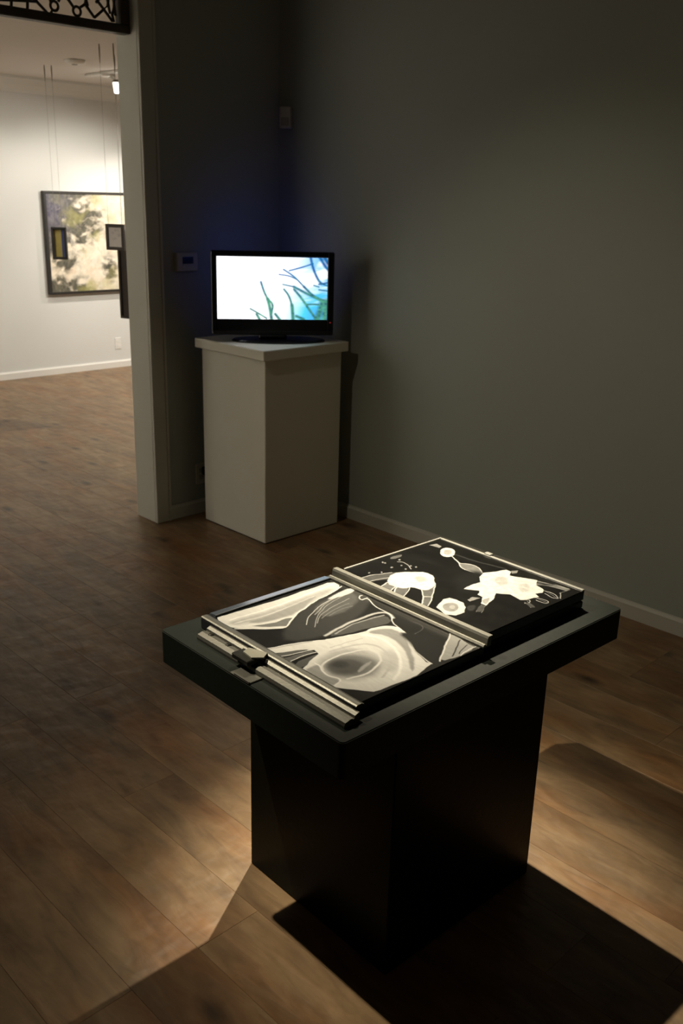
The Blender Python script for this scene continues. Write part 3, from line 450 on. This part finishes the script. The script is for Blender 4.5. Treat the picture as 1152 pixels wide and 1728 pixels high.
prism(sp_, [(-0.012, ZL-0.0005), (-0.012, 0.030), (-0.009, 0.034), (-0.004, 0.034), (-0.002, 0.031), (0.000, 0.031), (0.002, 0.045), (0.005, 0.0500), (0.018, 0.0500), (0.022, 0.0475), (0.022, ZR-0.0005), (0.0145, ZR-0.0005), (0.0145, ZL-0.0005)], 'y', -0.272, 0.240)
obj('spine_rail', sp_, 'aluminium', album)
for k, b in enumerate((0.178, 0.113)):
    sc = bmesh.new(); lathe(sc, [(0.0065, 0.0), (0.0065, 0.008), (0.004, 0.010)], 10)
    s = obj('screw', sc, 'dark_metal', album); s.location = (-0.4185, b, 0.0085)
lt = obj('latch_block', bx(-0.450, -0.416, 0.000, 0.058, 0.0175, 0.030, bevel=0.002), 'dark_metal', album)
lv = bmesh.new(); prism(lv, [(-0.432, 0.040), (-0.412, 0.046), (-0.396, 0.002), (-0.416, -0.010), (-0.436, 0.006)], 'z', 0.0300, 0.0335); obj('latch_lever', lv, 'cream_plastic', album)
lp = bmesh.new(); box(lp, -0.4745, -0.4385, -0.036, 0.030, 0.0, 0.0035, bevel=0.001); box(lp, -0.4745, -0.4715, -0.036, 0.016, 0.0035, 0.006); obj('latch_plate', lp, 'aluminium', album)
le = bmesh.new(); box(le, 0.028, 0.4015, 0.2185, 0.2255, ZR-0.006, ZR+0.0022, bevel=0.001); box(le, 0.3925, 0.4015, -0.254, 0.2185, ZR-0.006, ZR+0.0022, bevel=0.001)
obj('edge_trim', le, 'aluminium_edge', album)
obj('edge_tab', bx(0.395, 0.409, 0.040, 0.062, ZR-0.004, ZR+0.006, bevel=0.0015), 'aluminium_edge', album)
lf = bmesh.new(); prism(lf, [(0.229, ZL-0.0012), (0.229, ZL+0.0045), (0.231, ZL+0.005), (0.2515, ZL+0.0022), (0.2515, ZL-0.0012)], 'x', -0.371, -0.0135); obj('cover_edge', lf, 'glossy_film', album)

# ------------------------------------------------------------------ white plinth and television
plinth = thing('white_plinth', 'tall white plinth with overhanging cap carrying the television in the corner', 'plinth', (3.103, 3.679, 0))
obj('body', bx(-0.254, 0.254, -0.254, 0.254, 0.004, 0.937, bevel=0.003), 'white_plinth', plinth)
obj('shadow_strip', bx(-0.250, 0.250, -0.250, 0.250, 0.0, 0.004), 'black_paint', plinth)  # black strip standing in for the shadow line under the plinth
obj('cap', bx(-0.287, 0.276, -0.283, 0.270, 0.937, 0.986, bevel=0.004), 'white_plinth', plinth)

tv = thing('television', 'black flat television showing grass blades on a bright sky atop white plinth', 'television', (3.068, 3.63, 0.9862), math.radians(-37))
Z0 = 0.034
bz = bmesh.new()
ow, oh0, oh1 = 0.3025, Z0, Z0+0.404
sx0, sx1, sz0, sz1 = -0.2745, 0.2695, Z0+0.077, Z0+0.377
box(bz, -ow, sx0, -0.03, 0.02, oh0, oh1, bevel=0.004); box(bz, sx1, ow, -0.03, 0.02, oh0, oh1, bevel=0.004)
box(bz, sx0-0.004, sx1+0.004, -0.03, 0.02, sz1, oh1, bevel=0.004); box(bz, sx0-0.004, sx1+0.004, -0.03, 0.02, oh0, sz0, bevel=0.004)
obj('bezel', bz, 'tv_plastic', tv)
obj('speaker_bar', bx(-ow+0.004, ow-0.004, -0.034, -0.022, Z0+0.002, Z0+0.020, bevel=0.003), 'tv_matte', tv)
hs = bmesh.new(); box(hs, -ow+0.012, ow-0.012, 0.02, 0.055, oh0+0.012, oh1-0.012, bevel=0.012); box(hs, -0.20, 0.20, 0.055, 0.09, oh0+0.05, oh1-0.08, bevel=0.02); obj('back_housing', hs, 'tv_matte', tv)
def tv_art(U, V):
    X = U*1000; Y = V*1000
    n = fbm(U*4, V*5, 3, 4); st_ = fbm(U*2.2+V*2.5, V*7-U*3.0, 15, 4)
    k = np.clip((U-0.52)/0.42+0.10*(0.5-V), 0, 1); k = k*k*(3-2*k)
    cl = np.clip((st_-0.47)*6, 0, 1)
    blue = k*(1-0.75*cl*np.clip(V*1.5, 0, 1))
    low = np.clip((0.62-V)*1.6, 0, 1)*np.clip((U-0.30)/0.5, 0, 1)
    Rr = 1.0-0.84*blue-0.38*low; G = 1.0-0.58*blue-0.10*low; B = 1.05-0.28*blue-0.12*low
    Rr = np.clip(Rr, 0.06, 1); G = np.clip(G, 0.2, 1)
    for w, pts in ART_TV:
        d = seg_dist(X, Y*0.565, [(p[0], p[1]*0.565) for p in smooth_pts(pts, False, 2)])
        a = np.clip(1.3-d/(w*0.80)*0.8, 0, 1)
        g = fbm(U*30, V*30, 8, 2)
        up = np.clip((V-0.35)*2.5, 0, 1); Rr = Rr*(1-a)+a*(0.01+0.06*g*(1-up)); G = G*(1-a)+a*(0.05+0.26*g*(1-0.6*up)); B = B*(1-a)+a*(0.10+0.08*g+0.14*up)
    return [np.clip(Rr, 0, 1.2), np.clip(G, 0, 1.2), np.clip(B, 0, 1.2)]
printed_sheet('screen', sx1-sx0, sz1-sz0, 300, 170, tv_art, 'tv_picture', tv, 'xz', 0.004, (sx0, -0.024, sz0))
nb = bmesh.new(); box(nb, -0.07, 0.07, -0.012, 0.03, 0.012, Z0+0.05, bevel=0.006); obj('stand_neck', nb, 'tv_plastic', tv)
sb = bmesh.new(); lathe(sb, [(0.235, 0.0), (0.235, 0.006), (0.225, 0.012), (0.06, 0.016)], 48, 1.0, 0.46); o = obj('stand_base', sb, 'tv_plastic', tv, smooth=False); o.location = (0.03, 0.0, 0)
obj('standby_light', bx(0.283, 0.289, -0.0315, -0.0295, Z0+0.062, Z0+0.066), 'standby_red', tv)
bl = bmesh.new(); box(bl, -0.15, 0.13, 0.057, 0.062, oh1-0.034, oh1-0.018); obj('added_glow_strip', bl, 'added_glow_blue', tv)  # added glowing strip that makes the blue halo behind the set

# ------------------------------------------------------------------ wall fittings
def outlet(loc, rz, label, plate='outlet_plastic', parts=True):
    t = thing('wall_outlet', label, 'outlet', loc, rz)
    w, h = 0.035, 0.0575
    obj('cover_plate', bx(-w, w, -0.006, -0.0004, -h, h, bevel=0.003), plate, t)
    for s in (-1, 1):
        f = obj('socket', bx(-0.0165, 0.0165, -0.008, -0.006, s*0.0195-0.0140, s*0.0195+0.0140, bevel=0.0009), 'outlet_inset' if plate == 'outlet_plastic' else plate, t)
        if parts:
            sl = bmesh.new()
            for dx in (-0.006, 0.006): box(sl, dx-0.0012, dx+0.0012, -0.0085, -0.0079, s*0.0195-0.001, s*0.0195+0.008)
            obj('slots', sl, 'slot_black', f)
    return t
outlet((RX, 1.769, 0.246), math.radians(90), 'cream wall outlet low on the right wall beside the black table')
pl_out = outlet((2.915, BY, 0.222), 0, 'wall outlet with black plug half hidden behind the white plinth')
outlet((4.985, FY, 0.238), 0, 'small white outlet below the large painting on the lit far wall', 'gallery_plate', False)
plug = thing('power_cord', 'black plug and cord hanging from outlet behind the white plinth', 'cord', (2.930, BY-0.0088, 0.235))
obj('plug', bx(-0.018, 0.02, -0.036, 0.0, -0.018, 0.026, bevel=0.005), 'slot_black', plug)
cb = bmesh.new(); tube(cb, [(0.0, -0.03, -0.014), (0.002, -0.034, -0.05), (0.010, -0.036, -0.11), (0.03, -0.03, -0.18), (0.06, -0.034, -0.226), (0.12, -0.04, -0.2295)], 0.0045); obj('cord', cb, 'slot_black', plug, smooth=True)

th = thing('thermostat', 'small pale thermostat with dark display on wall between doorway and television', 'thermostat', (2.846, BY, 1.352))
obj('housing', bx(-0.064, 0.064, -0.026, -0.0004, -0.045, 0.045, bevel=0.005, seg=2), 'outlet_plastic', th)
obj('display', bx(-0.030, 0.036, -0.0275, -0.0255, -0.008, 0.026, bevel=0.0008), 'lcd_dark', th)
obj('button_door', bx(-0.030, 0.036, -0.0272, -0.0255, -0.036, -0.016, bevel=0.0008), 'outlet_plastic', th)
# motion sensor in the corner
ms = thing('motion_sensor', 'small pale motion sensor mounted high in the dark room corner', 'sensor', (RX-0.031, BY-0.090, 2.015), math.radians(-55))
obj('housing', bx(-0.030, 0.030, -0.028, 0.016, 0.0, 0.105, bevel=0.007, seg=2), 'outlet_plastic', ms)
ln_ = bmesh.new(); prism(ln_, [(-0.022, -0.027), (-0.016, -0.034), (0.016, -0.034), (0.022, -0.027)], 'z', 0.012, 0.052); obj('lens', ln_, 'outlet_inset', ms)

# ------------------------------------------------------------------ fretwork transom over the doorway
tr = thing('fretwork_transom', 'dark carved fretwork panel with rings and diagonal bars atop the doorway', 'transom', (1.70, 4.13, 2.36))
def rel(x, z): return (x-1.70, z-2.36)
XR = 2.6118; XL = 0.7912
for (a, b, c, d, nm) in ((XL, XR, 2.366, 2.404, 'bottom_rail'), (XL, XR, 2.556, 2.5842, 'top_rail')):
    obj(nm, bx(a-1.70, b-1.70, -0.028, 0.028, c-2.36, d-2.36, bevel=0.004), 'fret_wood', tr)
for a, b in ((2.566, XR), (XL, 0.837)):
    obj('stile', bx(a-1.70, b-1.70, -0.026, 0.026, 2.404-2.36, 2.556-2.36, bevel=0.003), 'fret_wood', tr)
for mirror in (False, True):
    f = (lambda x: 2*1.70-x) if mirror else (lambda x: x)
    for x, z in FRET['ring']:
        for z2 in (z, 2*2.486-z):
            b = bmesh.new(); torus(b, f(x)-1.70, 0, z2-2.36, 0.0185, 0.0062, 20, 6); obj('ring', b, 'fret_wood', tr, smooth=True)
    for pts in FRET['rod']:
        for up in (False, True):
            q = [(f(x)-1.70, 0, (2*2.486-z if up else z)-2.36) for x, z in pts]
            b = bmesh.new(); tube(b, q, 0.0062, 6); obj('rod', b, 'fret_wood', tr, smooth=True)

# ------------------------------------------------------------------ the lit gallery beyond
pt = thing('large_painting', 'large pale abstract painting in thin dark frame on the lit far wall', 'painting', (4.27, FY, 0.752))
PWD, PHT, PD = 1.32, 0.92, 0.052
fb = bmesh.new()
box(fb, 0, PWD, -PD, -0.001, 0, 0.022, bevel=0.002); box(fb, 0, PWD, -PD, -0.001, PHT-0.022, PHT, bevel=0.002)
box(fb, 0, 0.022, -PD, -0.001, 0.022, PHT-0.022, bevel=0.002); box(fb, PWD-0.022, PWD, -PD, -0.001, 0.022, PHT-0.022, bevel=0.002)
obj('frame', fb, 'frame_black', pt)
def painting_art(U, V):
    x = U*1.276; y = V*0.876
    w1 = fbm(x*6, y*6, 1, 4); w2 = fbm(x*6+9, y*6+4, 2, 4)
    a = fbm(x*20+3*w1, y*24+3*w2, 3, 4); b = fbm(x*16+2.5*w2+5, y*24+2*w1, 4, 5); c = fbm(x*44+4*w1, y*34+4*w2, 6, 3)
    dark = np.clip(1.35-2.7*np.hypot((x-0.02)*0.95, (y-0.86)*0.75), 0, 1)
    dark = np.maximum(dark, 0.85*np.clip(1.2-3.2*np.hypot((x-0.30), (y-0.62)*1.2), 0, 1))
    dark = np.maximum(dark, 0.9*np.clip(1.1-3.6*np.hypot(x*0.55, (y-0.02)*1.7), 0, 1))
    dark = np.maximum(dark, 0.75*np.clip(1.0-5.0*np.hypot((x-0.16), (y-0.28)*1.4), 0, 1))
    dark = np.maximum(dark, 0.8*np.clip(1.0-6.0*np.hypot((x-0.62)*1.5, (y-0.20)), 0, 1))
    m = np.clip((b-0.50+0.52*dark)*3.2, 0, 1)*np.clip(dark*2.2+0.12, 0, 1)
    base = [0.92-0.14*a, 0.86-0.18*a, 0.76-0.26*a]
    pinkish = np.clip((a-0.5)*3, 0, 1)*0.35; base = [base[0], base[1]-0.12*pinkish, base[2]-0.05*pinkish]
    drk = [0.05+0.16*c, 0.048+0.15*c, 0.040+0.11*c]
    bluish = np.clip(1.5-5*x, 0, 1)*np.clip((y-0.3)*2.5, 0, 1); drk = [drk[0], drk[1], drk[2]+0.07*bluish]
    ol = np.clip((w2-0.56)*7, 0, 1)*np.clip(1-np.abs(x-0.4)*2.2, 0, 1)*0.65
    out = []
    for k, o3 in enumerate((0.42, 0.40, 0.13)):
        v = base[k]*(1-m)+drk[k]*m; v = v*(1-ol)+o3*ol; out.append(np.clip(v*(0.86+0.28*c), 0.02, 0.95))
    return out
printed_sheet('canvas', PWD-0.044, PHT-0.044, 260, 190, painting_art, 'oil_painting', pt, 'xz', 0.012, (0.022, -PD+0.010, 0.022))

def hung_frame(name, label, cx, cy, ang, w, z0, z1, border, depth, mats, wires, picture, group=None):
    """framed piece hung free of the walls on two wires from the ceiling"""
    t = thing(name, label, 'picture', (cx, cy, z0), ang, group)
    h = z1-z0; b = bmesh.new()
    box(b, -w/2, w/2, -depth/2, depth/2, 0, border, bevel=0.0015); box(b, -w/2, w/2, -depth/2, depth/2, h-border, h, bevel=0.0015)
    box(b, -w/2, -w/2+border, -depth/2, depth/2, border, h-border, bevel=0.0015); box(b, w/2-border, w/2, -depth/2, depth/2, border, h-border, bevel=0.0015)
    obj('frame', b, mats, t)
    picture(t, w, h, border, depth)
    for s in wires:
        wb_ = bmesh.new(); tube(wb_, [(s, 0, h), (s, 0, FZ-0.001-z0)], 0.0009, 5); wo = obj('wire', wb_, 'wire_steel', t, smooth=True)
        gb = bmesh.new(); tube(gb, [(s, 0, FZ-0.115-z0), (s, 0, FZ-0.07-z0), (s, 0, FZ-0.03-z0), (s, 0, FZ-0.001-z0)], [0.0022, 0.0045, 0.0055, 0.0035], 6); obj('wire_grip', gb, 'wire_grip', wo, smooth=True)
    return t
def pic_yellow(t, w, h, b, d):
    obj('yellow_panel', bx(-w/2+b, w/2-b-0.024, 0.002, 0.008, b, h-b), 'yellow_card', t)
    obj('blue_lit_side', bx(w/2-b-0.024, w/2-b, 0.000, 0.008, b, h-b), 'blue_lit_tone', t)  # strip coloured like blue light on the frame's inner side
def pic_grey(t, w, h, b, d):
    def art(U, V):
        n = fbm(U*6, V*7, 77, 4); m = np.clip((n-0.5)*4, 0, 1)*np.clip(1.2-2.5*np.hypot(U-0.55, V-0.6), 0, 1)
        return [0.82-0.40*m+0.08*n, 0.79-0.38*m+0.08*n, 0.79-0.35*m+0.06*n]
    printed_sheet('print_sheet', w-2*b, h-2*b, 40, 50, art, 'small_print', t, 'xz', 0.004, (-w/2+b, -0.003, b))
def pic_dark(t, w, h, b, d):
    obj('panel', bx(-w/2+b, w/2-b, -0.003, 0.004, b, h-b), 'frame_brown', t)
hung_frame('hanging_picture', 'narrow dark frame with yellow panel and blue-lit inner side hung on wires before the painting', 3.911, 7.34, math.radians(-40), 0.122, 1.137, 1.393, 0.020, 0.030, 'frame_black', (-0.027, 0.027), pic_yellow)
hung_frame('hanging_picture', 'small dark frame with pale grey print hung on wires at the doorway edge', 3.600, 5.955, math.radians(-66), 0.150, 1.292, 1.467, 0.022, 0.020, 'frame_brown', (-0.055, 0.055), pic_grey)
hung_frame('hanging_picture', 'tall dark hanging frame seen nearly edge-on behind the doorway jamb', 3.935, 6.27, math.radians(-76), 0.30, 0.757, 1.405, 0.020, 0.030, 'frame_brown', (-0.10, 0.10), pic_dark)

sd = thing('smoke_detector', 'round white smoke detector on the lit gallery ceiling', 'smoke detector', (3.885, 6.88, FZ-0.0302))
b = bmesh.new(); lathe(b, [(0.045, 0.0), (0.062, 0.006), (0.074, 0.016), (0.078, 0.030)], 28); obj('housing', b, 'lamp_white', sd, smooth=True)
b = bmesh.new(); lathe(b, [(0.020, -0.004), (0.024, 0.000), (0.024, 0.004)], 16); obj('vent', b, 'wire_grip', sd)

# ------------------------------------------------------------------ lamps (each carries its own light)
def add_spot(name, parent, loc, target, watts, angle, blend, color, radius=0.018):
    L = bpy.data.lights.new(name, 'SPOT'); L.energy = watts; L.spot_size = math.radians(angle); L.spot_blend = blend; L.color = color; L.shadow_soft_size = radius
    o = bpy.data.objects.new(name, L); COL.objects.link(o); o.parent = parent
    o.location = Vector(loc)-Vector(parent.location)
    d = Vector(target)-Vector(loc); o.rotation_euler = d.to_track_quat('-Z', 'Y').to_euler()
    return o
def spot_head(label, loc, target, ceiling_z, watts, spill, angle, color, group, finish='lamp_black', blend=1.0, spill_angle=110, radius=0.018, halo=0):
    """track spotlight: stem from the track, yoke and a flared can aimed at the target; loc is the front lens"""
    t = thing('track_spotlight', label, 'spotlight', loc, 0, group)
    d = (Vector(target)-Vector(loc)).normalized(); q = d.to_track_quat('-Z', 'Y').to_matrix().to_4x4()
    b = bmesh.new(); lathe(b, [(0.040, -0.012), (0.042, 0.0), (0.036, 0.05), (0.028, 0.085), (0.010, 0.095)], 24)
    # open flare: recess the lens inside the can
    bmesh.ops.transform(b, matrix=q, verts=b.verts); can = obj('can', b, finish, t, smooth=True)
    back = -d*0.05
    b = bmesh.new(); tube(b, [back, (back.x, back.y, ceiling_z-loc[2]-0.034)], 0.007, 8); obj('stem', b, finish, t)
    b = bmesh.new(); lathe(b, [(0.033, -0.0165), (0.033, -0.0135)], 24); bmesh.ops.transform(b, matrix=q, verts=b.verts); obj('lens', b, 'lens_glow', t)
    p = Vector(loc)+d*0.03
    add_spot('beam_light', t, p, target, watts, angle, blend, color, radius)
    if halo: add_spot('halo_light', t, p, target, halo, angle*1.75, 1.0, color, radius)
    if spill: add_spot('spill_light', t, p, target, spill, spill_angle, 0.45, color, radius)
    return t
def track(label, x0, x1, y0, y1, cz, finish):
    b = bmesh.new(); box(b, -(x1-x0)/2, (x1-x0)/2, -(y1-y0)/2, (y1-y0)/2, 0, 0.0335, bevel=0.003)
    t = obj('lighting_track', b, finish); t.location = ((x0+x1)/2, (y0+y1)/2, cz-0.034)
    tag(t, label, 'lighting track'); return t
track('black lighting track on the ceiling over the black display table', 0.2, 3.2, 2.60, 2.64, CZ, 'lamp_black')
TGT = (1.63, 1.31, 0.24)
LB_, LA_ = (0.62, 2.65, 3.14), (2.74, 2.45, 3.14)
spot_head('left spotlight on ceiling track aimed at the album', LB_, TGT, CZ, BEAM_W*0.62, SPILL_W, 26.5, WARM, 'track spotlights', halo=HALO_W)
spot_head('right spotlight on ceiling track aimed at the album', LA_, TGT, CZ, BEAM_W, SPILL_W*0.7, 26.5, WARM, 'track spotlights', spill_angle=90, halo=HALO_W)

spot_head('added spotlight on ceiling track aimed at the bare right wall', (0.50, 2.66, 3.14), (RX, 2.10, 0.34), CZ, WALL_W, 0, 52, WARM, 'track spotlights', blend=0.9)  # extra head added to make the light pool on this wall

# gallery ceiling lamp in view
gl = thing('gallery_ceiling_lamp', 'glowing glass shade lamp on pale ceiling bar seen through the doorway', 'lamp', (4.41, 7.30, FZ))
obj('ceiling_bar', bx(-0.035, 0.035, -0.26, 0.30, -0.022, -0.0005, bevel=0.004), 'lamp_white', gl)
b = bmesh.new(); lathe(b, [(0.05, -0.040), (0.055, -0.034), (0.055, -0.0225)], 24); bmesh.ops.translate(b, verts=b.verts, vec=(0, -0.02, 0)); obj('canopy', b, 'lamp_white', gl, smooth=True)
b = bmesh.new(); tube(b, [(0.0, -0.02, -0.038), (0.02, -0.05, -0.055), (0.035, -0.07, -0.066)], 0.009, 8); obj('arm', b, 'lamp_white', gl, smooth=True)
b = bmesh.new(); lathe(b, [(0.036, -0.082), (0.034, -0.070), (0.020, -0.060)], 20); bmesh.ops.translate(b, verts=b.verts, vec=(0.04, -0.075, 0)); obj('shade_cap', b, 'wire_grip', gl, smooth=True)
b = bmesh.new(); lathe(b, [(0.020, -0.160), (0.022, -0.158), (0.031, -0.083), (0.028, -0.0822)], 20); bmesh.ops.translate(b, verts=b.verts, vec=(0.04, -0.075, 0)); obj('glass_shade', b, 'lamp_glow', gl, smooth=True)
add_spot('lamp_light', gl, (4.45, 7.225, 2.432), (5.05, 8.3, 1.10), GALLERY_W*0.62, 66, 0.9, NEUTRAL, 0.02)
add_spot('lamp_spill', gl, (4.45, 7.225, 2.432), (4.7, 7.9, 0.6), GALLERY_W*0.55, 135, 0.6, NEUTRAL, 0.03)
# further gallery spots beyond the view of the doorway
for x, y, tx, ty, tz, w, an, lab in (
        (2.80, 7.10, 3.75, 8.3, 0.95, 0.40, 80, 'white gallery spotlight aimed at bare wall left of the painting'),
        (5.95, 7.2, 5.35, 8.3, 1.1, 0.75, 70, 'white gallery spotlight aimed at the right end of the painting'),
        (5.60, 5.60, 4.40, 6.90, 0.0, 2.9, 120, 'added white fill spotlight hidden behind the doorway wall'),  # unseen lamp added as general fill for the gallery floor
        (0.20, 5.00, -1.0, 5.00, 1.1, 2.0, 120, 'added white bounce spotlight aimed at the left side wall near the doorway'),  # unseen lamp added so the side wall bounces light onto the jamb
        (0.20, 6.60, -1.0, 6.60, 1.1, 2.0, 120, 'added white bounce spotlight aimed at the left side wall further back')):  # second unseen lamp added for the same bounce
    spot_head(lab, (x, y, FZ-0.17), (tx, ty, tz), FZ+0.033, GALLERY_W*w, 0, an, NEUTRAL, 'gallery spotlights', finish='lamp_white', blend=0.45, radius=0.03)
